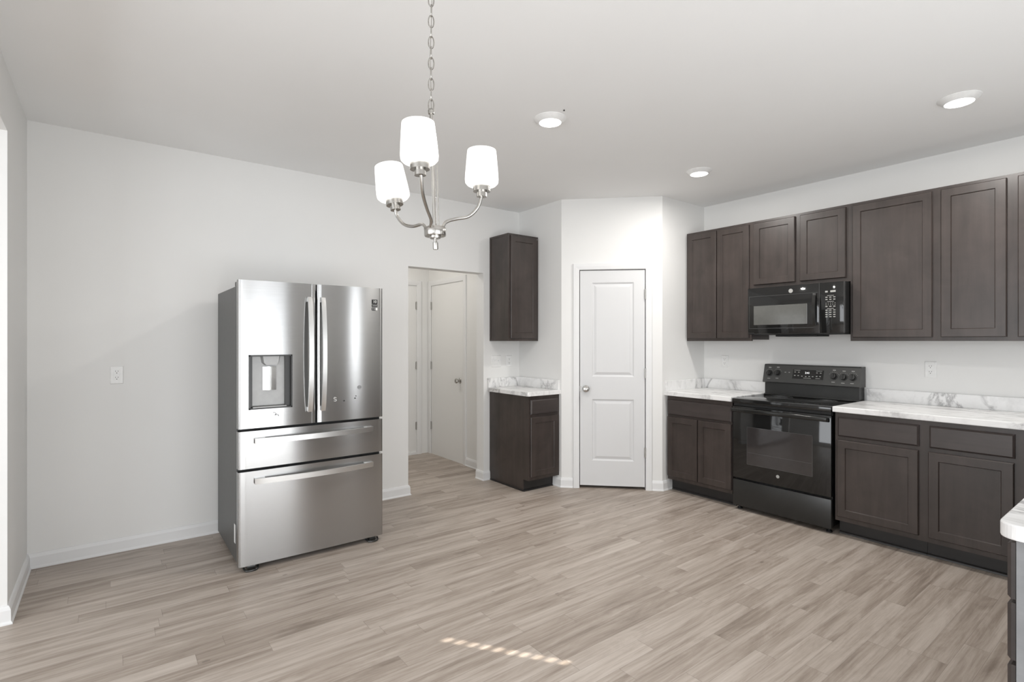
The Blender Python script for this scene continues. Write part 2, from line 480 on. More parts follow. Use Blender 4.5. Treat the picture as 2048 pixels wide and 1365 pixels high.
box(bm, PD0, PD1, -.1, 0, PDZ, ZC, FD)
struct('wall_front', bm, M_wall)
# far-left short wall with its wide opening and header beam
bm = NB()
box(bm, X0 - WT, X0, 3.512, YL, 0, ZC)
box(bm, X0 - WT, X0, YBACK, 3.512, 2.393, ZC)
struct('wall_far_left', bm, M_wall)
# walls behind the camera
bm = NB()
y0, y1 = YBACK - .1, YBACK
for a, b_, c, d in ((XBACK, -2.5, 0, ZC), (-2.5, -1.0, 0, 0.8), (-2.5, -1.0, 2.1, ZC), (-1.0, -0.3, 0, ZC), (-0.3, 2.15, 2.09, ZC), (2.15, 2.90, 0, ZC), (2.90, 3.64, 0, 0.40), (2.90, 3.64, 2.45, ZC), (3.22, 3.36, .40, 2.45), (3.64, XR, 0, ZC)):  # the post between the sashes is added to block stray sun
    box(bm, a, b_, y0, y1, c, d)
struct('wall_back', bm, M_wall)
bm = NB()
for a, b_, c, d in ((YBACK, -.85, 0, ZC), (-.85, 2.35, 0, 0.25), (-.85, 2.35, 2.35, ZC), (2.35, YL, 0, ZC)):
    box(bm, XBACK - .1, XBACK, a, b_, c, d)
struct('wall_rear_left', bm, M_wall)
# hall
bm = NB(); box(bm, 1.3, 3.22, 5.76, 5.86, 0, ZC); struct('wall_far_back', bm, M_wall)
bm = NB(); box(bm, 3.12, 3.22, YL + WT, 5.76, 0, ZC); struct('wall_far_right', bm, M_wall)
bm = NB(); box(bm, 1.3, 1.4, YL + WT, 5.76, 0, ZC); struct('wall_outer_left', bm, M_wall)

# baseboards: profile (d out, z) swept along a polyline with mitred corners
BP = [(0, 0), (0.021, 0), (0.021, 0.006), (0.015, 0.016), (0.014, 0.068), (0.010, 0.080), (0.006, 0.088), (0.0, 0.090)]
def baseboard(name, pts, side=1):
    """walls on one side; side=+1 : room lies to the right of the walking direction"""
    bm = NB(); P = [Vector((p[0], p[1])) for p in pts]; n = len(P)
    offs = []
    for i in range(n):
        ds = []
        if i > 0: ds.append((P[i] - P[i - 1]).normalized())
        if i < n - 1: ds.append((P[i + 1] - P[i]).normalized())
        ns = [Vector((d.y, -d.x)) * side for d in ds]
        if len(ns) == 2:
            m = (ns[0] + ns[1]).normalized(); m = m / max(0.2, m.dot(ns[0]))
        else: m = ns[0]
        offs.append(m)
    loops = [[bm.verts.new((P[i].x + offs[i].x * d, P[i].y + offs[i].y * d, z)) for d, z in BP] for i in range(n)]
    for A, B in zip(loops, loops[1:]):
        for k in range(len(BP)):
            j = (k + 1) % len(BP); bm.faces.new((A[k], A[j], B[j], B[k]))
    bm.faces.new(loops[0]); bm.faces.new(loops[-1])
    bmesh.ops.recalc_face_normals(bm, faces=bm.faces)
    return struct(name, bm, M_trim)
baseboard('baseboard_far_left', [(X0 - WT, 3.512), (X0, 3.512), (X0, YL), (DOOR_L, YL), (DOOR_L, YL + WT)], 1)
baseboard('baseboard_center', [(DOOR_R, YL + WT), (DOOR_R, YL), (2.992, YL)], 1)
def fdp(u): v = FD(u, 0, 0); return (v.x, v.y)
baseboard('baseboard_front_left', [(XA, 3.742), (XA, YP), fdp(0.107)], 1)
baseboard('baseboard_front_right', [fdp(0.829), (XP, YB), (4.150, YB)], 1)
baseboard('baseboard_far_right', [(3.12, 4.895), (3.12, YL + WT)], 1)
baseboard('baseboard_back', [(2.88, YBACK), (2.17, YBACK)], 1)

# ------------------------------------------------------------------ doors
def door_casing(bm, u0, u1, zt, wdt, F, th=0.016):
    """mitred casing around opening u0..u1, top zt"""
    prof = [(0.0, 0.0), (0.0, th * 0.55), (0.006, th * 0.75), (wdt * 0.55, th), (wdt - 0.004, th), (wdt, th - 0.004), (wdt, 0.0)]
    t = bmesh.new()
    st = [(u0, 0.0, -1, 0), (u0, zt, -1, 1), (u1, zt, 1, 1), (u1, 0.0, 1, 0)]
    L = [[t.verts.new((u + a * o, d, z + c * o)) for o, d in prof] for u, z, a, c in st]
    for A, B in zip(L, L[1:]):
        for k in range(len(prof)):
            j = (k + 1) % len(prof); t.faces.new((A[k], A[j], B[j], B[k]))
    t.faces.new(L[0]); t.faces.new(L[-1])
    merge(bm, t, F.m)
def jamb(bm, u0, u1, zt, F, depth, th=0.012):
    box(bm, u0 - th, u0, -depth, 0.002, 0, zt + th, F); box(bm, u1, u1 + th, -depth, 0.002, 0, zt + th, F)
    box(bm, u0, u1, -depth, 0.002, zt, zt + th, F)
def slab(bm, u0, u1, z0, z1, dface, F, panels, th=0.035):
    """two-panel moulded door, face at d = dface"""
    t0 = dface - th
    box(bm, u0, u1, t0, dface - 0.010, z0, z1, F)
    pu0, pu1 = panels[0][0], panels[0][1]
    zs = [z0] + [z for p in panels[::-1] for z in (p[2], p[3])] + [z1]
    box(bm, u0, pu0, dface - .010, dface, z0, z1, F); box(bm, pu1, u1, dface - .010, dface, z0, z1, F)
    for k in range(0, len(zs), 2): box(bm, pu0, pu1, dface - .010, dface, zs[k], zs[k + 1], F)
    for a, b_, c, d in panels:
        rings(bm, a, b_, c, d, [(0, dface), (0.012, dface - 0.0095), (0.018, dface - 0.0098), (0.040, dface - 0.0015), (0.044, dface - 0.001)], F)
def knob(parent, F, u, d, z, side=1, name='door_knob'):
    bm = NB(); o = F(u, d, z); ax = F.m.to_3x3() @ Vector((0, 1, 0))
    lathe(bm, [(0, 0), (0.032, 0), (0.032, 0.004), (0.027, 0.009), (0.012, 0.011), (0.011, 0.030), (0.020, 0.036), (0.027, 0.046), (0.028, 0.055), (0.024, 0.062), (0.012, 0.066), (0, 0.067)], o, ax, 28)
    return obj(name, bm, M_nickel, parent, True, label='brushed nickel round knob')
def hinge(parent, F, u, z, d=0.0):
    bm = NB()
    cyl(bm, (u, d + 0.006, z - .045), (u, d + 0.006, z + .045), 0.0065, seg=12, F=F)
    for k in (-0.045, -0.018, 0.018, 0.045): cyl(bm, (u, d + 0.006, z + k - .002), (u, d + 0.006, z + k + .002), 0.0078, seg=12, F=F)
    box(bm, u - .011, u + .009, d - .002, d + .002, z - .044, z + .044, F)
    return obj('hinge', bm, M_hinge, parent, True)
def door(n, F, u0, u1, zb, zt, panels, knob_u, hinges, wdt, dface, casing_u=None, k_z=0.925):
    bm = NB(); slab(bm, u0, u1, zb, zt, dface, F, panels)
    d = struct('door_%d' % n, bm, M_door)
    bm = NB(); a, b_ = (u0 - .006, u1 + .006)
    door_casing(bm, a, b_, zt + .006, wdt, F); jamb(bm, a, b_, zt + .006, F, 0.09, 0.004)
    # stop behind the slab
    obj('door_frame', bm, M_trim, d, False)
    if knob_u is not None:
        knob(d, F, knob_u, dface, k_z)
        bm = NB(); e = u0 if abs(knob_u - u0) < abs(knob_u - u1) else u1
        sg = -1 if e == u0 else 1
        box(bm, e - .003, e + .009, dface - .004, dface + .003, k_z - .028, k_z + .028, F, 0.001)
        obj('strike_plate', bm, M_hinge, d)
    for hu, hz in hinges: hinge(d, F, hu, hz, 0.0)
    return d
# pantry door
door(1, FD, 0.173, 0.765, 0.026, 2.029, [(0.283, 0.667, 1.040, 1.915), (0.283, 0.667, 0.258, 0.830)], 0.228,
     [(0.769, 1.803), (0.769, 1.075), (0.769, 0.345)], 0.058, -0.004)
# hall side door
d2 = door(2, FH, 4.961, 5.688, 0.022, 2.036, [(5.098, 5.405, 1.034, 1.745), (5.098, 5.405, 0.24, 0.845)], 5.035,
     [(5.692, 1.80), (5.692, 1.075), (5.692, 0.345)], 0.060, -0.004)
bm = NB()
c = FH(5.255, -0.003, 1.555)
ringdisc(bm, c, (-1, 0, 0), 0.088, 0.094, 0.0012, 40)
def fork(bm, F, u, z):
    box(bm, u - .004, u + .004, -.004, -.002, z - .045, z + .015, F)
    for k in (-.011, -.004, .004, .011): box(bm, u + k - .0018, u + k + .0018, -.004, -.002, z + .018, z + .05, F)
    box(bm, u - .013, u + .013, -.004, -.002, z + .010, z + .020, F)
fork(bm, FH, 5.278, 1.575)
box(bm, 5.236, 5.246, -.004, -.002, 1.53, 1.59, FH); c2 = FH(5.241, -0.003, 1.605); lathe(bm, [(0, 0), (0.016, 0), (0.016, .0012), (0, .0012)], c2, (-1, 0, 0), 20)
box(bm, 5.215, 5.295, -.004, -.002, 1.508, 1.514, FH); box(bm, 5.228, 5.282, -.004, -.002, 1.492, 1.497, FH)
obj('door_decal', bm, M_decal, d2, label='round grey fork and spoon decal')
# hall far door
door(3, FB, 2.235, 2.947, 0.035, 2.036, [(2.345, 2.837, 1.034, 1.915), (2.345, 2.837, 0.24, 0.845)], 2.295,
     [(2.951, 1.80), (2.951, 1.075), (2.951, 0.345)], 0.060, -0.004)
bm = NB(); box(bm, 2.229, 2.953, -0.03, 0.018, 0.0, 0.030, FB, 0.003); struct('trim_1', bm, M_trim)   # sill under far hall door

# windows behind the camera
def window_frame(name, a0, a1, z0, z1, plane, pos, mull):
    F = Frame((0, pos, 0), (1, 0, 0), (0, 1, 0)) if plane == 'y' else Frame((pos, 0, 0), (0, 1, 0), (1, 0, 0))
    bm = NB(); t = 0.05
    box(bm, a0, a0 + t, -.09, .01, z0, z1, F); box(bm, a1 - t, a1, -.09, .01, z0, z1, F)
    box(bm, a0, a1, -.09, .01, z0, z0 + t, F); box(bm, a0, a1, -.09, .01, z1 - t, z1, F)
    for m in mull: box(bm, m - .03, m + .03, -.07, -.02, z0, z1, F)
    return struct(name, bm, M_trim)
window_frame('window_1', -0.3, 2.15, 0.0, 2.09, 'y', YBACK, [0.92])
window_frame('window_2', 2.90, 3.64, 0.40, 2.45, 'y', YBACK, [3.36])
window_frame('window_3', -.85, 2.35, 0.25, 2.35, 'x', XBACK, [.22, 1.28])
window_frame('added_window', -2.5, -1.0, 0.80, 2.10, 'y', YBACK, [-1.75])  # unseen window, added to bring in more light
# closed blind in the right sash of window_2, with a column of ten cord holes
bm = NB(); F = Frame((0, YBACK - 0.03, 0), (1, 0, 0), (0, 1, 0))
hx0, hx1 = bh.x - 0.019, bh.x + 0.019
box(bm, 3.391, hx0, -.001, .001, 0.452, 2.398, F); box(bm, hx1, 3.588, -.001, .001, 0.452, 2.398, F)
zz = [bh.z + (i - 4.5) * 0.0605 * math.tan(ELEV) * 20 / 24.2 for i in range(10)]
edges = [0.452] + [v for z in zz for v in (z - .0078, z + .0078)] + [2.398]
for i in range(0, len(edges), 2): box(bm, hx0, hx1, -.001, .001, edges[i], edges[i + 1], F)
b2 = obj('window_blind', bm, M_blind); tag(b2, 'pale closed window blind hanging in the kitchen side window', 'blind')

# ------------------------------------------------------------------ cabinets
DOORP = [(0, 0.0), (0, 0.013), (0.0045, 0.019), (0.052, 0.019), (0.0565, 0.0115)]
def cab_door(parent, u0, u1, z0, z1, d, F, mat=None):
    bm = NB(); rings(bm, u0, u1, z0, z1, [(i, d + x) for i, x in DOORP], F, back=True)
    return obj('door', bm, mat or M_wood, parent)
def cab_drawer(parent, u0, u1, z0, z1, d, F, mat=None):
    bm = NB(); rings(bm, u0, u1, z0, z1, [(0, d), (0, d + 0.010), (0.010, d + 0.019)], F, back=True)
    return obj('drawer', bm, mat or M_woodh, parent)
def upper(label, F, u0, u1, z0, z1, depth, doors, group='dark wall cabinets over the range counter', mat=None, side=None):
    c = F((u0 + u1) / 2, depth / 2, z0)
    t = thing('wall_cabinet', label, 'cabinet', c, group)
    bm = NB()
    box(bm, u0, u1, 0.002, depth - .019, z0 + .012, z1 - .004, F)
    obj('body', bm, mat or M_wood, t)
    bm = NB(); fr = 0.038
    d0, d1 = depth - .019, depth
    box(bm, u0, u0 + fr, d0, d1, z0, z1, F); box(bm, u1 - fr, u1, d0, d1, z0, z1, F)
    box(bm, u0 + fr, u1 - fr, d0, d1, z0, z0 + fr, F); box(bm, u0 + fr, u1 - fr, d0, d1, z1 - fr, z1, F)
    if len(doors) == 2:
        m = (doors[0][1] + doors[1][0]) / 2; box(bm, m - .03, m + .03, d0, d1, z0 + fr, z1 - fr, F)
    obj('face_frame', bm, mat or M_wood, t)
    for a, b_, c_, d_ in doors: cab_door(t, a, b_, c_, d_, depth, F, mat)
    return t
GU = 'dark wall cabinets over the range counter'
UD = 0.305
upper('dark brown wall cabinet with two tall narrow doors, between pantry wall and microwave', FR, 2.335, 2.972, 1.372, 2.395, UD, [(2.352, 2.652, 1.398, 2.375), (2.660, 2.960, 1.398, 2.375)])
upper('short dark brown two-door wall cabinet directly above the black microwave', FR, 1.575, 2.335, 1.818, 2.395, UD, [(1.602, 1.931, 1.848, 2.375), (1.970, 2.312, 1.848, 2.375)])
upper('tall dark brown wall cabinet with a single wide door, touching the microwave', FR, 1.059, 1.575, 1.372, 2.395, UD, [(1.082, 1.558, 1.398, 2.375)])
upper('tall dark brown wall cabinet with a single narrower door, next after the wide-door one', FR, 0.689, 1.059, 1.372, 2.395, UD, [(0.714, 1.037, 1.398, 2.375)])
upper('last dark brown wall cabinet of the row, only a sliver of it showing', FR, 0.250, 0.689, 1.372, 2.395, UD, [(0.275, 0.665, 1.398, 2.375)])

def base(label, F, u0, u1, depth, doors, drawers, group, toe=True, sidevis=None):
    c = F((u0 + u1) / 2, depth / 2, 0)
    t = thing('base_cabinet', label, 'cabinet', c, group)
    bm = NB(); z0, z1 = 0.108, 0.872
    # carcass with toe recess
    extrude_profile(bm, [(0.002, 0.002), (depth - .080, 0.002), (depth - .080, z0), (depth - .019, z0), (depth - .019, z1), (0.002, z1)], u0, u1, F)
    obj('body', bm, M_wood, t)
    bm = NB(); fr = 0.035; d0, d1 = depth - .019, depth
    box(bm, u0, u0 + fr, d0, d1, z0, z1, F); box(bm, u1 - fr, u1, d0, d1, z0, z1, F)
    box(bm, u0 + fr, u1 - fr, d0, d1, z0, z0 + .04, F); box(bm, u0 + fr, u1 - fr, d0, d1, z1 - fr, z1, F)
    if doors and drawers: box(bm, u0 + fr, u1 - fr, d0, d1, .670, .712, F)
    if len(doors) == 2:
        m = (doors[0][1] + doors[1][0]) / 2; box(bm, m - .02, m + .02, d0, d1, z0 + .04, .670, F)
    if not doors and not drawers: box(bm, u0 + fr, u1 - fr, d0, d1, z0 + .04, z1 - fr, F)
    obj('face_frame', bm, M_wood, t)
    bm = NB(); box(bm, u0 + .001, u1 - .001, depth - .080, depth - .074, 0.001, z0, F); 
    extrude_profile(bm, [(depth - .074, 0.001), (depth - .060, 0.001), (depth - .062, 0.010), (depth - .070, 0.016), (depth - .074, 0.017)], u0 + .001, u1 - .001, F)
    obj('toe_kick', bm, M_toe, t)
    for a, b_, c_, d_ in doors: cab_door(t, a, b_, c_, d_, depth, F)
    for a, b_, c_, d_ in drawers: cab_drawer(t, a, b_, c_, d_, depth, F)
    return t
GB = 'dark base cabinets along the range wall'
BD = 0.610
base('dark brown base cabinet with one wide drawer and two doors, between pantry wall and range', FR, 2.335, 2.966, BD, [(2.338, 2.648, 0.140, 0.682), (2.656, 2.963, 0.140, 0.682)], [(2.338, 2.963, 0.700, 0.836)], GB)
base('dark brown base cabinet with one drawer over a single door, touching the range', FR, 1.052, 1.562, BD, [(1.077, 1.547, 0.140, 0.678)], [(1.074, 1.542, 0.704, 0.840)], GB)
base('dark brown base cabinet with one drawer over a single door, nearest the drawer peninsula', FR, 0.607, 1.052, BD, [(0.634, 1.028, 0.140, 0.678)], [(0.630, 1.022, 0.704, 0.842)], GB)
base('plain doorless dark corner cabinet where the range counter meets the peninsula', FR, 0.320, 0.607, BD, [], [], GB)

# nook cabinets on the fridge wall
def nook():
    F = FL
    t = thing('wall_cabinet', 'narrow dark brown wall cabinet hanging alone above the small corner counter', 'cabinet', F(3.18, .15, 1.372))
    bm = NB(); box(bm, 2.998, 3.360, .002, .286, 1.380, 2.392, F)
    obj('body', bm, M_wood, t)
    bm = NB()   # raised border of the exposed side panel
    box(bm, 2.994, 2.998, .002, .022, 1.372, 2.397, F); box(bm, 2.994, 2.998, .270, .286, 1.372, 2.397, F)
    box(bm, 2.994, 2.998, .022, .270, 1.372, 1.390, F); box(bm, 2.994, 2.998, .022, .270, 2.379, 2.397, F)
    obj('side_trim', bm, M_wood, t)
    bm = NB(); box(bm, 2.994, 3.034, .286, .305, 1.372, 2.397, F); box(bm, 3.326, 3.365, .286, .305, 1.372, 2.397, F)
    box(bm, 3.034, 3.326, .286, .305, 1.372, 1.410, F); box(bm, 3.034, 3.326, .286, .305, 2.359, 2.397, F)
    obj('face_frame', bm, M_wood, t)
    cab_door(t, 3.018, 3.342, 1.398, 2.376, .305, F)
    bm = NB(); cyl(bm, (3.350, .305, 2.372), (3.350, .309, 2.372), .005, seg=12, F=F); obj('white_cap', bm, M_white, t, label='white plastic screw cap')
    t = thing('base_cabinet', 'narrow dark brown base cabinet in the corner beside the doorway', 'cabinet', F(3.18, .3, 0))
    z0, z1 = .108, .872; depth = .61
    bm = NB(); extrude_profile(bm, [(0.002, 0.002), (depth - .080, 0.002), (depth - .080, z0), (depth - .019, z0), (depth - .019, z1), (0.002, z1)], 3.000, 3.360, F)
    obj('body', bm, M_wood, t)
    bm = NB(); extrude_profile(bm, [(0.002, 0.002), (depth - .074, 0.002), (depth - .074, z0), (depth - .019, z0), (depth - .019, z1), (0.002, z1)], 2.994, 3.000, F)
    obj('side_panel', bm, M_wood, t)
    bm = NB(); box(bm, 2.994, 3.034, .591, .610, z0, z1, F); box(bm, 3.330, 3.366, .591, .610, z0, z1, F)
    box(bm, 3.034, 3.330, .591, .610, z0, z0 + .04, F); box(bm, 3.034, 3.330, .591, .610, z1 - .035, z1, F); box(bm, 3.034, 3.330, .591, .610, .670, .712, F)
    obj('face_frame', bm, M_wood, t)
    bm = NB(); box(bm, 3.002, 3.344, .530, .536, .001, z0, F)
    extrude_profile(bm, [(.536, 0.001), (.550, 0.001), (.548, 0.010), (.540, 0.016), (.536, 0.017)], 2.992, 3.342, F)
    extrude_profile(bm, [(.022, 0.001), (.536, 0.001), (.536, 0.014), (.022, 0.014)], 2.984, 2.994, F)
    obj('toe_kick', bm, M_toe, t)
    cab_drawer(t, 3.012, 3.342, .705, .838, .61, F); cab_door(t, 3.012, 3.344, .140, .680, .61, F)
nook()

# countertops --------------------------------------------------------------
ZT0, ZT1 = 0.873, 0.912
def rounded(pts, rad, which, n=8):
    out = []; N = len(pts)
    for i, p in enumerate(pts):
        if i not in which: out.append(p); continue
        p = Vector(p); a = Vector(pts[i - 1]) - p; b_ = Vector(pts[(i + 1) % N]) - p
        a.normalize(); b_.normalize()
        for k in range(n + 1):
            th = k / n * PI / 2
            q = p + a * rad * (1 - math.sin(th)) + b_ * rad * (1 - math.cos(th))
            out.append((q.x, q.y))
    return out
def counter(label, pts, splashes, round_i=(), rad=.02):
    P = rounded(pts, rad, round_i)
    cx = sum(p[0] for p in pts) / len(pts); cy = sum(p[1] for p in pts) / len(pts)
    t = thing('countertop', label, 'countertop', (cx, cy, ZT0), None)
    bm = NB(); prism(bm, P, ZT0, ZT1, bev=0.004); obj('worktop', bm, M_marble, t)
    for s in splashes:
        bm = NB(); box(bm, *s, ZT1, 1.004, bev=0.002); obj('backsplash', bm, M_marble, t)
XCF = 4.046
counter('small white marble-look countertop in the corner beside the doorway', [(2.966, YL - .001), (2.966, 3.640), (XA - .001, 3.640), (XA - .001, YL - .001)],
        [(2.966, XA - .001, YL - .021, YL - .001), (XA - .021, XA - .001, 3.655, YL - .0215)], (1,), .02)
counter('white marble-look countertop between the pantry wall and the range', [(XR - .001, 2.328), (XR - .001, YB - .001), (XCF, YB - .001), (XCF, 2.328)],
        [(XR - .021, XR - .001, 2.328, YB - .001), (XCF + .01, XR - .0215, YB - .021, YB - .001)])
counter('long white marble-look countertop turning from the range onto the drawer peninsula',
        [(XR - .001, 1.568), (XCF, 1.568), (XCF, .312), (1.790, .312), (1.790, -.36), (XR - .001, -.36)],
        [(XR - .021, XR - .001, -.36, 1.568)], (3,), .045)

# peninsula
FP = Frame((0, 0.019, 0), (1, 0, 0), (0, 1, 0))
t = thing('peninsula_cabinet', 'peninsula base cabinet with stacked dark drawers and an end panel greyed by painted glare', 'cabinet', (2.5, 0, 0))
bm = NB(); extrude_profile(bm, [(-.33, .002), (.19, .002), (.19, .108), (.250, .108), (.250, .872), (-.33, .872)], 1.845, 4.04, FP)
obj('body', bm, M_wood, t)
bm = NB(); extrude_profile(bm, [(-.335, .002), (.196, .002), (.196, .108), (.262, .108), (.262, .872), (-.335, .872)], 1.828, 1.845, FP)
obj('end_panel', bm, M_glare_grey, t, label='wood-grain end panel greyed by painted window glare')
bm = NB(); box(bm, 1.845, 2.32, .250, .262, .108, .872, FP); box(bm, 2.32, 4.02, .250, .268, .108, .872, FP)
obj('face_frame', bm, M_wood, t)
for a, b_ in ((.706, .852), (.548, .696), (.345, .536), (.140, .333)):
    bm = NB(); rings(bm, 1.850, 2.305, a, b_, [(0, .2665), (0, .275), (.006, .283)], FP, back=True); obj('drawer', bm, M_woodh, t)
for a, b_ in ((2.34, 2.76), (2.78, 3.2), (3.22, 3.62)):
    bm = NB(); rings(bm, a, b_, .14, .852, [(i, .268 + x) for i, x in DOORP], FP, back=True); obj('door', bm, M_wood, t)

# ------------------------------------------------------------------ refrigerator
def fridge():
    x0, x1, yf = 0.600, 1.501, 3.428
    t = thing('refrigerator', 'stainless steel french-door refrigerator with ice dispenser and two bottom drawers', 'refrigerator', ((x0 + x1) / 2, 3.8, 0))
    bm = NB(); box(bm, x0 + .002, x1 - .002, yf + .068, 4.172, .042, 1.702, bev=.004)
    obj('body', bm, M_fside, t)
    bm = NB(); box(bm, x0 + .006, x1 - .006, yf + .050, yf + .068, .045, 1.700)
    obj('gasket', bm, M_gasket, t)
    # bulging door skins : profile across X, front at yf minus bulge
    def skin(a, b_, z0, z1, bulge, hole=None):
        bm = NB(); N = 22; rr = .010
        us = [a, a + .0015, a + .004, a + rr] + [a + rr + (b_ - a - 2 * rr) * k / N for k in range(1, N)] + [b_ - rr, b_ - .004, b_ - .0015, b_]
        def yy(u):
            s = (u - a) / (b_ - a); bl = bulge * (1 - (2 * s - 1) ** 2)
            e = min(u - a, b_ - u); c = 0
            if e < rr: c = rr - math.sqrt(max(0, rr * rr - (rr - e) ** 2))
            return yf + .003 - bl + c * .9
        if hole: us = sorted(us + [hole[0], hole[1]])
        zs = [z0, z1] if not hole else [z0, hole[2], hole[3], z1]
        V = {}
        for i, u in enumerate(us):
            for j, z in enumerate(zs): V[i, j] = bm.verts.new((u, yy(u), z))
        for i in range(len(us) - 1):
            for j in range(len(zs) - 1):
                if hole and j == 1 and hole[0] - 1e-6 <= us[i] < hole[1] - 1e-6: continue
                bm.faces.new((V[i, j], V[i + 1, j], V[i + 1, j + 1], V[i, j + 1]))
        # sides, top, bottom, back
        yb = yf + .050
        B = {(i, j): bm.verts.new((us[i], yb, z0 if j == 0 else z1)) for i in (0, len(us) - 1) for j in (0, 1)}
        J = len(zs) - 1; I = len(us) - 1
        bm.faces.new([V[0, j] for j in range(J + 1)] + [B[0, 1], B[0, 0]])
        bm.faces.new([V[I, j] for j in range(J + 1)] + [B[I, 1], B[I, 0]])
        bm.faces.new([V[i, 0] for i in range(I + 1)] + [B[I, 0], B[0, 0]])
        bm.faces.new([V[i, J] for i in range(I + 1)] + [B[I, 1], B[0, 1]])
        bm.faces.new((B[0, 0], B[I, 0], B[I, 1], B[0, 1]))
        bmesh.ops.recalc_face_normals(bm, faces=bm.faces)
        return bm
    xs = 1.051
    hole = (.660, .898, .966, 1.284)
    bl = skin(x0, xs - .004, .850, 1.735, .004, hole)
    dl = obj('left_door', bl, M_steel, t, True)
    dr = obj('right_door', skin(xs + .004, x1, .850, 1.735, .004), M_steel, t, True)
    e1 = obj('upper_drawer', skin(x0, x1, .611, .834, .006), M_steel, t, True)
    e2 = obj('lower_drawer', skin(x0, x1, .034, .594, .006), M_steel, t, True)
    # dispenser
    h0, h1, hz0, hz1 = hole; yb = yf + .046
    bm = NB(); ys = yf - .004
    for a, b_, c, d in ((h0 - .004, h0 + .004, hz0 - .004, hz1 + .004), (h1 - .004, h1 + .004, hz0 - .004, hz1 + .004), (h0 - .004, h1 + .004, hz0 - .004, hz0 + .004), (h0 - .004, h1 + .004, hz1 - .004, hz1 + .004)):
        box(bm, a, b_, ys - .004, yb, c, d)
    box(bm, h0, h0 + .020, yb - .022, yb, hz0, hz1); box(bm, h1 - .034, h1, yb - .030, yb, hz0, hz1)
    disp = obj('dispenser', bm, M_blackm, dl, label='black framed water and ice dispenser')
    bm = NB(); box(bm, h0 + .006, h1 - .006, yb - .004, yb + .002, hz0 + .004, hz1 - .002); 
    box(bm, h0 + .018, h1 - .030, yb - .012, yb - .004, hz0 + .012, hz1 - .004, bev=.002); box(bm, h0 + .018, h1 - .03, yb - .050, yb - .006, hz0 + .003, hz0 + .010)
    obj('dispenser_back_plate', bm, M_cavity, dl)
    bm = NB(); t_ = [( .725, hz1 - .002), (.840, hz1 - .002), (.832, hz1 - .045), (.818, hz1 - .058), (.748, hz1 - .058), (.733, hz1 - .045)]
    tt = bmesh.new(); A = [tt.verts.new((p[0], yb - .012, p[1])) for p in t_]; B = [tt.verts.new((.782 + (p[0] - .782) * .82, yb - .040, p[1])) for p in t_]
    tt.faces.new(A); tt.faces.new(B)
    for i in range(6): tt.faces.new((A[i], A[(i + 1) % 6], B[(i + 1) % 6], B[i]))
    merge(bm, tt); obj('dispenser_spout', bm, M_cavity, dl)
    bm = NB(); pts = [(.738 + .078 * k / 8, yb - .016 - .010 * math.sin(PI * k / 8)) for k in range(9)] + [(.816, yb - .012), (.738, yb - .012)]
    prism(bm, pts, 1.072, 1.216); obj('dispenser_paddle', bm, M_paddle, dl)
    # vertical bowed handles
    def vh(xc, par):
        bm = NB(); cs = []
        z0, z1 = .925, 1.650
        for k in range(25):
            s = k / 24; z = z0 + (z1 - z0) * s
            cs.append((xc, yf - .020 - .036 * math.sin(PI * s) ** .7, z))
        ribbon(bm, cs, (1, 0, 0), .0135, (0, 1, 0), .006)
        box(bm, xc - .012, xc + .012, yf - .022, yf + .004, z0 + .002, z0 + .030, bev=.002); box(bm, xc - .012, xc + .012, yf - .022, yf + .004, z1 - .030, z1 - .002, bev=.002)
        bmesh.ops.recalc_face_normals(bm, faces=bm.faces)
        obj('handle', bm, M_handle, par, True)
    vh(1.004, dl); vh(1.086, dr)
    def hh(zc, par):
        bm = NB(); cs = []
        a, b_ = .686, 1.424
        for k in range(25):
            s = k / 24
            cs.append((a + (b_ - a) * s, yf - .016 - .034 * math.sin(PI * s) ** .7, zc))
        ribbon(bm, cs, (0, 0, 1), .016, (0, 1, 0), .006)
        box(bm, a + .001, a + .06, yf - .014, yf + .006, zc + .004, zc + .016, bev=.002); box(bm, b_ - .06, b_ - .001, yf - .014, yf + .006, zc + .004, zc + .016, bev=.002)
        bmesh.ops.recalc_face_normals(bm, faces=bm.faces)
        obj('handle', bm, M_handle, par, True)
    hh(.775, e1); hh(.535, e2)
    # hinge covers
    bm = NB(); box(bm, x0 + .003, x0 + .080, yf + .056, yf + .125, 1.700, 1.730, bev=.005); obj('hinge_cover', bm, M_fside, t)
    bm = NB(); box(bm, x1 - .080, x1 + .004, yf + .055, yf + .155, 1.700, 1.728, bev=.004); obj('hinge_cover', bm, M_white, t, label='pale hinge cover')
    # energy sticker
    F = Frame((0, yf - .002, 0), (1, 0, 0), (0, -1, 0))
    bm = NB(); box(bm, 1.421, 1.459, -.002, .0012, 1.624, 1.655, F)
    box(bm, 1.421, 1.459, -.002, .0012, 1.606, 1.620, F)
    box(bm, 1.421, 1.433, -.002, .0012, 1.582, 1.599, F); box(bm, 1.435, 1.446, -.002, .0012, 1.582, 1.599, F)
    s = obj('sticker', bm, M_stick, dr, label='small black energy sticker')
    bm = NB(); text_bm(bm, '10', .026, F, 1.440, .0016, 1.640); box(bm, 1.424, 1.456, .0012, .0016, 1.6125, 1.6145, F)
    box(bm, 1.447, 1.459, -.002, .0014, 1.582, 1.599, F); box(bm, 1.425, 1.430, .0012, .0016, 1.588, 1.593, F); box(bm, 1.438, 1.442, .0012, .0016, 1.586, 1.595, F)
    obj('sticker_print', bm, M_lab, dr)
    # scuffs and glue residue
    bm = NB(); tube(bm, catmull([(1.176, yf - .005, 1.000), (1.164, yf - .005, 1.004), (1.160, yf - .005, .995), (1.176, yf - .006, .988), (1.172, yf - .006, .980), (1.160, yf - .006, .982)], 5), .0022, 6)
    obj('glue_residue', bm, M_lab, dr, label='white glue residue')
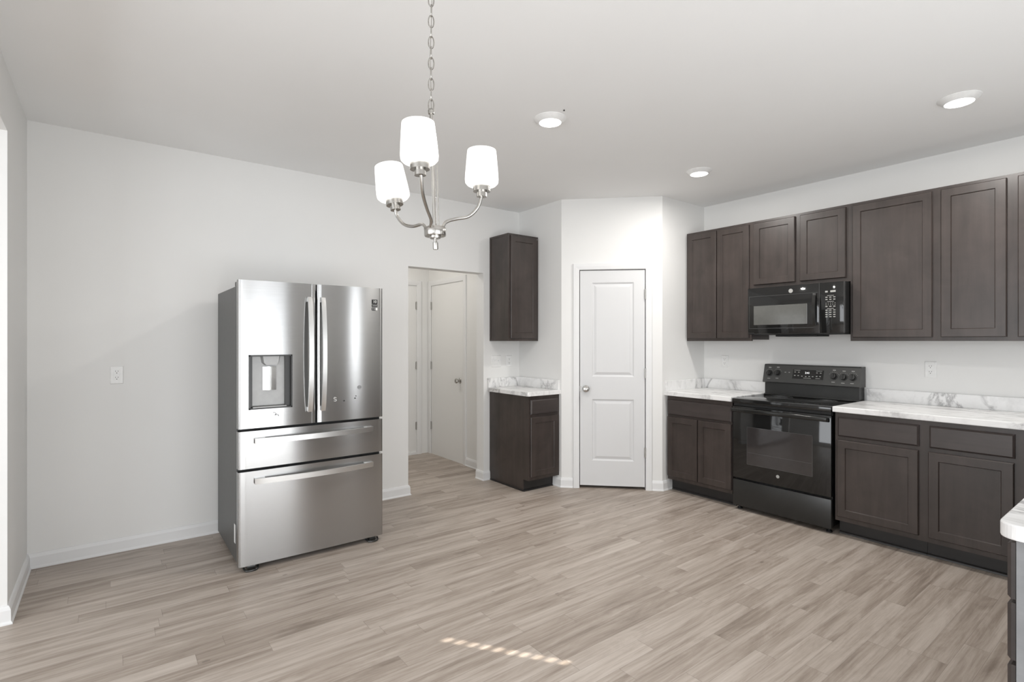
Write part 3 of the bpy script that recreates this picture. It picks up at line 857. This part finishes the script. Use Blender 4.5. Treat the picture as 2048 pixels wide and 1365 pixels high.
    bm = NB(); disc(bm, (1.228, yf - .0055, .978), (0, -1, 0), .0035, 12); obj('dark_mark', bm, M_stick, dr); bm = NB(); disc(bm, (1.302, yf - .004, .990), (0, -1, 0), .004, 12); disc(bm, (1.308, yf - .004, 1.004), (0, -1, 0), .003, 12)
    obj('dark_mark', bm, M_stick, dr)
    bm = NB(); ringdisc(bm, (1.332, yf - .0035, 1.062), (0, -1, 0), .010, .0125, .0006); ringdisc(bm, (1.332, yf - .0035, 1.062), (0, -1, 0), .004, .006, .0006)
    obj('smudge_mark', bm, M_mark, dr)
    bm = NB(); tube(bm, catmull([(.790, yf - .0045, .936), (.802, yf - .0045, .934), (.808, yf - .0045, .926), (.800, yf - .0045, .920), (.818, yf - .0045, .922), (.822, yf - .0045, .912)], 5), .0014, 6)
    obj('smudge_mark', bm, M_mark, dl)
    # label on the side
    bm = NB(); box(bm, x0 + .0005, x0 + .0025, yf + .100, yf + .135, .150, .262); obj('side_label', bm, M_lab, t, label='white paper label')
    # front roller feet
    for xc in (.672, 1.430):
        bm = NB(); cyl(bm, (xc - .022, yf + .030, .022), (xc + .022, yf + .030, .022), .0215, seg=20)
        tube(bm, catmull([(xc - .040, yf + .030, .016), (xc - .030, yf - .002, .009), (xc, yf - .010, .008), (xc + .030, yf - .002, .009), (xc + .040, yf + .030, .016)], 5), .006, 8)
        box(bm, xc - .035, xc + .035, yf + .02, yf + .09, .030, .044, bev=.002)
        obj('foot', bm, M_blackm, t, True)
    for xc in (.66, 1.44):
        bm = NB(); cyl(bm, (xc - .02, 4.12, .0225), (xc + .02, 4.12, .0225), .022, seg=16); obj('foot', bm, M_blackm, t, True)
fridge()

# ------------------------------------------------------------------ range
def logo(parent, F, u, d, z, r, name='emblem'):
    bm = NB(); o = F(u, d, z); ax = F.m.to_3x3() @ Vector((0, 1, 0))
    lathe(bm, [(0, 0), (r, 0), (r, .001), (r * .82, .001), (r * .82, .0005), (0, .0005)], o, ax, 28)
    ringdisc(bm, o, ax, r * .60, r * .72, .0009, 28)
    text_bm(bm, 'GE', r * .85, F, u, d + .0008, z, flip=True)
    return obj(name, bm, M_print, parent, label='small round silver emblem')
def cooker():
    F = FR; y0, y1 = 1.578, 2.322
    t = thing('range', 'black freestanding electric range with glass oven door between the base cabinets', 'stove', F(1.95, .35, 0))
    bm = NB(); box(bm, y0 + .004, y1 - .004, .03, .600, .045, .868, F, .003); obj('body', bm, M_black, t)
    # cooktop
    bm = NB(); box(bm, y0, y1, .10, .640, .868, .905, F, .005); ct = obj('cooktop', bm, M_cook, t, True)
    for u, d, rr in ((1.77, .245, .080), (2.13, .245, .105), (1.77, .480, .110), (2.13, .480, .080)):
        o = F(u, d, .905)
        for q in (1.0, .62):
            bm = NB(); ringdisc(bm, o, (0, 0, 1), rr * q - .0022, rr * q, .0004, 48); obj('burner_ring', bm, M_ring, ct)
    # trim strip under cooktop
    bm = NB(); box(bm, y0 + .006, y1 - .006, .595, .622, .845, .868, F, .002)
    for k in range(5): box(bm, y0 + .07 + k * .13, y0 + .155 + k * .13, .620, .625, .852, .858, F)
    obj('vent_trim', bm, M_gasket, t)
    # oven door
    bm = NB(); box(bm, y0 + .002, y1 - .002, .602, .632, .262, .842, F, .004); od = obj('oven_door', bm, M_bglass, t, True)
    bm = NB(); rings(bm, 1.706, 2.198, .384, .684, [(0, .6322), (.003, .6326), (.006, .6326)], F); obj('oven_window', bm, M_owin, od)
    bm = NB()
    for a, b_, c, d in ((1.704, 2.200, .682, .684), (1.704, 2.200, .384, .386), (1.704, 1.706, .384, .684), (2.198, 2.200, .384, .684)): box(bm, a, b_, .631, .6332, c, d, F)
    obj('window_border', bm, M_ring, od)
    bm = NB(); box(bm, 1.712, 2.192, .6318, .6332, .478, .4805, F); obj('oven_rack', bm, M_ring, od)
    bm = NB(); box(bm, y0 + .012, y1 - .012, .655, .684, .800, .832, F, .008, 3)
    box(bm, y0 + .030, y0 + .060, .630, .658, .806, .826, F, .003); box(bm, y1 - .060, y1 - .030, .630, .658, .806, .826, F, .003)
    obj('handle', bm, M_black, od, True)
    logo(od, F, 1.955, .632, .334, .0125)
    # storage drawer
    bm = NB(); box(bm, y0 + .002, y1 - .002, .595, .632, .036, .246, F, .005); obj('storage_drawer', bm, M_blackm, t, True)
    for a in (y0 + .035, y1 - .035):
        for d in (.58, .08):
            bm = NB(); cyl(bm, (a, d, .0015), (a, d, .010), .020, seg=20, F=F); cyl(bm, (a, d, .010), (a, d, .046), .010, seg=12, F=F); obj('foot', bm, M_gasket, t, True)
    # backguard: riser + tilted control panel
    bm = NB(); extrude_profile(bm, [(.012, .868), (.115, .868), (.112, 1.016), (.012, 1.016)], y0 + .006, y1 - .006, F)
    box(bm, y0 + .004, y1 - .004, .110, .130, .905, .915, F, .002)
    obj('riser', bm, M_blackm, t)
    bm = NB(); extrude_profile(bm, [(.012, 1.012), (.128, 1.012), (.136, 1.018), (.098, 1.163), (.090, 1.170), (.012, 1.170)], y0 - .002, y1 + .004, F)
    cp = obj('control_panel', bm, M_cpanel, t)
    # frame lying on the tilted face
    p0 = F(0, .136, 1.018); sl = (F.m.to_3x3() @ Vector((0, -.038, .145))).normalized()
    nv = (F.m.to_3x3() @ Vector((0, .145, .038))).normalized(); uv = F.m.to_3x3() @ Vector((1, 0, 0))
    T = Matrix(((uv.x, nv.x, sl.x, p0.x), (uv.y, nv.y, sl.y, p0.y), (uv.z, nv.z, sl.z, p0.z), (0, 0, 0, 1)))
    FT = Frame((0, 0, 0), (1, 0, 0), (0, 1, 0)); FT.m = T
    for u, zc, rr in ((2.275, .078, .025), (2.205, .082, .025), (1.762, .075, .026), (1.692, .071, .026), (1.628, .072, .027)):
        bm = NB(); cyl(bm, (u, .0005, zc), (u, .005, zc), rr * 1.05, seg=28, F=FT); cyl(bm, (u, .005, zc), (u, .022, zc), rr * .86, rr * .76, 28, FT)
        box(bm, u - .005, u + .005, .018, .030, zc - rr * .80, zc + rr * .80, FT, .002)
        kn = obj('knob', bm, M_blackm, cp, True)
        bm = NB(); box(bm, u - .011, u + .011, 0, .0008, zc + .047, zc + .053, FT)
        for q in range(7):
            a = R(30 + q * 20) if q < 7 else 0
            cu, cz = u + math.cos(a) * rr * 1.38, zc + math.sin(a) * rr * 1.38
            box(bm, cu - .0015, cu + .0015, 0, .0007, cz - .0015, cz + .0015, FT)
        obj('knob_marking', bm, M_print, cp)
        bm = NB(); box(bm, u - .012, u + .012, 0, .0008, zc - .049, zc - .045, FT); obj('knob_caption', bm, M_print, cp)
    bm = NB(); box(bm, 1.838, 2.078, 0, .0015, .040, .118, FT); obj('display_glass', bm, M_bglass, cp)
    bm = NB()
    for a, b_, z, h in ((2.068, 2.020, .110, .003), (1.895, 1.850, .110, .003), (1.99, 1.93, .047, .003), (1.895, 1.860, .047, .003)): box(bm, b_, a, .0015, .0022, z, z + h, FT)
    obj('panel_print', bm, M_print, cp); bm = NB()
    for u, z in ((2.060, .093), (2.030, .093), (2.060, .064), (2.032, .064), (2.002, .060), (1.972, .058), (1.945, .060), (1.918, .060), (1.888, .093), (1.860, .093), (1.888, .064), (1.862, .064)):
        box(bm, u - .006, u + .006, .0015, .0022, z, z + .006, FT)
    obj('panel_print', bm, M_print, cp)
    for u in (2.140, 2.108): bm = NB(); box(bm, u - .006, u + .006, 0, .0008, .088, .093, FT); obj('light_key_print', bm, M_print, cp)
    bm = NB(); text_bm(bm, '2:41', .022, FT, 1.962, .002, .092, flip=True); obj('clock', bm, M_led, cp, label='lit clock reading 2:41')
cooker()

# ------------------------------------------------------------------ microwave
def microwave():
    F = FR; y0, y1 = 1.584, 2.318; dF = .400; z0, z1 = 1.430, 1.815
    t = thing('microwave_oven', 'black over-the-range microwave mounted under the short wall cabinet', 'microwave', F(1.95, .2, z0))
    bm = NB(); box(bm, y0, y1, .004, dF - .030, z0 + .006, z1, F, .002); box(bm, y1 - .004, 2.334, .004, .300, z0 + .006, z1, F); obj('body', bm, M_gasket, t)
    bm = NB(); box(bm, y0, 1.752, dF - .026, dF, z0, z1, F, .004); cp = obj('control_panel', bm, M_bglass, t, True)
    bm = NB(); box(bm, 1.755, y1, dF - .026, dF, z0, z1, F, .004); od = obj('door', bm, M_bglass, t, True)
    bm = NB(); box(bm, y0 + .004, y1 - .004, .03, dF - .02, z0 - .006, z0 + .006, F); box(bm, 1.80, 2.12, .10, .33, z0 - .022, z0 - .006, F, .004)
    obj('underside_vent', bm, M_gasket, t)
    bm = NB()
    for a, b_, c, d in ((1.765, 2.306, z1 - .073, z1 - .071), (2.302, 2.304, z0 + .045, z1 - .073), (1.79, 2.304, z0 + .045, z0 + .047)): box(bm, a, b_, dF - .001, dF + .0008, c, d, F)
    obj('door_border', bm, M_ring, od)
    bm = NB(); rings(bm, 1.842, 2.266, 1.505, 1.663, [(0, dF + .0002), (.002, dF + .0008), (.004, dF + .0008)], F); obj('door_window', bm, M_mwin, od)
    bm = NB(); cs = [F(1.782, dF + .012 + .020 * math.sin(PI * k / 16) ** .7, z0 + .060 + (z1 - z0 - .140) * k / 16) for k in range(17)]
    ribbon(bm, cs, (0, 1, 0), .011, (1, 0, 0), .006); box(bm, 1.773, 1.791, dF - .002, dF + .014, z0 + .062, z0 + .085, F, .002); box(bm, 1.773, 1.791, dF - .002, dF + .014, z1 - .105, z1 - .082, F, .002)
    bmesh.ops.recalc_face_normals(bm, faces=bm.faces); obj('handle', bm, M_black, od, True)
    bm = NB(); box(bm, 1.752, 1.755, dF - .02, dF + .0006, z0, z1, F); obj('door_seam', bm, M_ring, od)
    logo(od, F, 1.965, dF, z1 - .045, .0165)
    # key print
    bm = NB(); r0 = 1.672
    box(bm, 1.694, 1.712, dF, dF + .0007, 1.738, 1.750, F); box(bm, 1.640, 1.676, dF, dF + .0007, 1.738, 1.752, F)
    z = 1.712
    for kind in ('b', 'k', 'k', 'b', 'd', 'd', 'k', 'b', 'k', 'k', 'k', 'k'):
        if kind == 'b': box(bm, 1.652, 1.698, dF, dF + .0007, z, z + .003, F); z -= .0115
        elif kind == 'k':
            for u in (1.703, 1.676, 1.649): box(bm, u - .0075, u + .0075, dF, dF + .0007, z - .002, z + .004, F)
            z -= .0165
        else:
            for q in range(5): box(bm, 1.706 - q * .0155 - .002, 1.706 - q * .0155 + .002, dF, dF + .0007, z - .001, z + .003, F)
            z -= .0125
    obj('keypad_print', bm, M_print, cp)
    bm = NB(); box(bm, y0 - .0008, y0 + .0012, dF - .020, dF - .001, z0 + .002, z1 - .002, F); obj('edge_highlight', bm, M_ring, cp)  # highlight along the right edge, put in as a grey strip
microwave()

# ------------------------------------------------------------------ wall plates
def outlet(label, F, u, z, gfci=False, w_=.070):
    t = thing('wall_outlet', label, 'outlet', F(u, 0, z - .058), None)
    bm = NB(); rings(bm, u - w_ / 2, u + w_ / 2, z - .058, z + .058, [(0, 0.0005), (0, .003), (.004, .0058), (.008, .006)], F, back=True); obj('cover_plate', bm, M_white, t)
    if gfci: bm = NB(); box(bm, u - .017, u + .017, .005, .0075, z - .034, z + .034, F, .001); rc = obj('receptacle', bm, M_white, t)
    for s_ in (-1, 1):
        if not gfci: bm = NB(); cyl(bm, (u, .004, z + s_ * .020), (u, .0072, z + s_ * .020), .0165, seg=24, F=F); rc = obj('receptacle', bm, M_white, t, True)
        bm = NB(); zc = z + s_ * .020; top = .0077 if gfci else .0074
        for q in (-.0065, .0065): box(bm, u + q - .0012, u + q + .0012, .006, top, zc + .001, zc + .009, F)
        cyl(bm, (u, .006, zc - .007), (u, top, zc - .007), .0028, seg=12, F=F)
        obj('socket_slots', bm, M_slot, rc)
    for q in ((.047, -.047) if gfci else (0,)):
        bm = NB(); cyl(bm, (u, .005, z + q), (u, .0066, z + q), .003, seg=12, F=F); obj('screw', bm, M_white, t)
outlet('white square-faced outlet alone on the blank wall beside the refrigerator', FL, 0.037, 1.151, True)
outlet('white duplex outlet above the corner counter, beside the light switches', FL, 3.236, 1.167)
outlet('white duplex outlet above the short counter between pantry wall and range', FR, 2.761, 1.177)
outlet('white duplex outlet above the long counter backsplash', FR, 1.170, 1.167)
t = thing('light_switch', 'white double light switch plate above the corner counter', 'light switch', FL(3.075, 0, 1.11))
bm = NB(); rings(bm, 3.018, 3.133, 1.111, 1.227, [(0, .0005), (0, .003), (.004, .0058), (.008, .006)], FL, back=True); obj('cover_plate', bm, M_white, t)
for u in (3.052, 3.098):
    bm = NB(); box(bm, u - .005, u + .005, .004, .0065, 1.157, 1.181, FL); box(bm, u - .0038, u + .0038, .005, .017, 1.170, 1.180, FL, .001); obj('toggle', bm, M_white, t)

# ------------------------------------------------------------------ recessed ceiling lights
def downlight(label, x, y):
    t = thing('recessed_light', label, 'ceiling light', (x, y, ZC - .026), 'recessed lights in the kitchen ceiling')
    bm = NB(); lathe(bm, [(.096, 0), (.096, -.003), (.090, -.007), (.070, -.025), (.0655, -.026), (.0655, -.020), (.0655, 0)], (x, y, ZC), (0, 0, 1), 48)
    obj('trim_ring', bm, M_white, t, True)
    bm = NB(); lathe(bm, [(0, -.0215), (.0655, -.0215), (.0655, -.019), (0, -.019)], (x, y, ZC), (0, 0, 1), 40)
    obj('lens', bm, M_lens, t)
    return t
downlight('recessed ceiling light nearest the hanging chandelier', 2.088, 2.352)
downlight('smallest-looking recessed ceiling light, just in front of the pantry corner', 3.655, 2.370)
downlight('recessed ceiling light with the widest oval, above the long counter', 3.690, .795)
bm = NB(); cyl(bm, (2.072, 2.214, ZC - .006), (2.072, 2.214, ZC), .0045, seg=12)
tag(obj('ceiling_screw', bm, M_slot), 'tiny dark screw head in the ceiling near a recessed light', 'screw')
for (x, y, p) in ((2.088, 2.352, 7), (3.655, 2.370, 7), (3.690, .795, 7)):
    l = bpy.data.lights.new('downlight_beam', 'AREA'); l.shape = 'DISK'; l.size = .12; l.energy = PW['down']; l.color = (1, .97, .93)
    o = bpy.data.objects.new('downlight_beam', l); C.objects.link(o); o.location = (x, y, ZC - .030)

# ------------------------------------------------------------------ chandelier
def chandelier():
    hub = Vector((.900, 1.616, 1.751)); top = Vector((.889, 1.624, 2.163))
    t = thing('chandelier', 'three-light brushed nickel chandelier with glowing white glass shades hanging from a chain', 'chandelier', (hub.x, hub.y, 1.69))
    ax = (top - hub).normalized()
    bm = NB(); cyl(bm, hub, top, .0062, seg=16); cyl(bm, hub + Vector((.012, -.006, 0)), hub + ax * .36 + Vector((.012, -.006, 0)), .0022, seg=8)
    lathe(bm, [(0, 0), (.010, 0), (.011, .012), (.006, .018), (0, .02)], top, ax, 16)
    obj('stem', bm, M_nickel, t, True)
    bm = NB(); lathe(bm, [(0, -.022), (.018, -.022), (.020, -.018), (.020, -.014), (.036, -.014), (.038, -.011), (.038, .014), (.036, .017), (0, .017)], hub, ax, 40)
    obj('hub', bm, M_nickel, t, True)
    bm = NB(); lathe(bm, [(0, -.060), (.0085, -.060), (.0095, -.056), (.0095, -.036), (.006, -.034), (.006, -.020), (0, -.020)], hub, ax, 20)
    obj('finial', bm, M_nickel, t, True)
    def world_px(px, py, depth):
        u = (px - 1024) / 1051.0; c, s = math.cos(YAW), math.sin(YAW)
        return Vector((depth * (c + u * s), depth * (s - u * c), 1.372 + depth * (682.4 - py) / 1051.0))
    # arm control points: measured on the photo, depth from the 120 degree layout
    arms = [
        ([(861, 455, 1.80), (862, 440, 1.775), (853, 415, 1.735), (845, 385, 1.69), (842, 350, 1.66)], (840, 341, 1.66), Vector((-.045, 0, 1))),
        ([(853, 457, 1.845), (844, 449, 1.865), (826, 453, 1.895), (808, 449, 1.925), (795, 434, 1.94), (791, 421, 1.94)], (790, 412, 1.94), None),
        ([(884, 457, 1.835), (893, 444, 1.845), (913, 438, 1.865), (937, 433, 1.885), (955, 416, 1.89), (963, 393, 1.89)], (963.5, 385, 1.89), Vector((.0, 0, 1)))]
    right = Vector((math.sin(YAW), -math.cos(YAW), 0)); fwd = Vector((math.cos(YAW), math.sin(YAW), 0))
    for k, (pts, cup, axis) in enumerate(arms):
        if axis is None: axis = Vector((0, 0, 1)) - right * .17 + fwd * .06
        elif k == 0: axis = Vector((0, 0, 1)) - right * .04
        else: axis = Vector((0, 0, 1)) - right * .0
        axis.normalize()
        P = [world_px(*p) for p in pts]
        o = world_px(*cup)
        bm = NB(); tube(bm, catmull(P + [o], 8), .0058, 12); obj('arm', bm, M_nickel, t, True)
        bm = NB(); lathe(bm, [(0, -.016), (.0185, -.016), (.0185, .003), (.031, .003), (.031, .021), (0, .021)], o, axis, 32)
        obj('shade_holder', bm, M_nickel, t, True)
        bm = NB()
        pr = [(.026, .020), (.042, .0215), (.052, .026), (.0590, .034), (.0605, .046), (.0590, .070), (.0560, .105), (.0530, .138), (.0515, .150), (.0485, .150), (.0505, .136), (.0535, .104), (.0560, .069), (.0570, .047), (.0555, .037), (.049, .030), (.026, .024), (.026, .020)]
        lathe(bm, pr, o, axis, 48)
        obj('shade', bm, M_shade, t, True)
    # chain
    n = 0; z = top.z + .012; x, y = top.x, top.y
    pitch = .0365
    while z < ZC - .03:
        bm = NB(); a = (R(8) if n % 2 else R(98)) + YAW
        hd = Vector((math.cos(a), math.sin(a), 0)); pts = []
        for q in range(16):
            th = 2 * PI * q / 16
            pts.append(Vector((x, y, z + .018)) + hd * .0095 * math.cos(th) + Vector((0, 0, 1)) * .0215 * math.sin(th))
        tube(bm, pts, .0021, 6, closed=True); obj('chain_link', bm, M_nickel, t, True)
        z += pitch; n += 1
    bm = NB(); tube(bm, [(x + .002, y, top.z), (x - .003, y + .002, top.z + .2), (x + .003, y, top.z + .38), (x, y, ZC - .01)], .0014, 6); obj('cord', bm, M_nickel, t, True)
    bm = NB(); lathe(bm, [(0, -.03), (.012, -.028), (.03, -.022), (.058, -.012), (.062, 0), (0, 0)], (x, y, ZC), (0, 0, 1), 32); obj('canopy', bm, M_nickel, t, True)
chandelier()
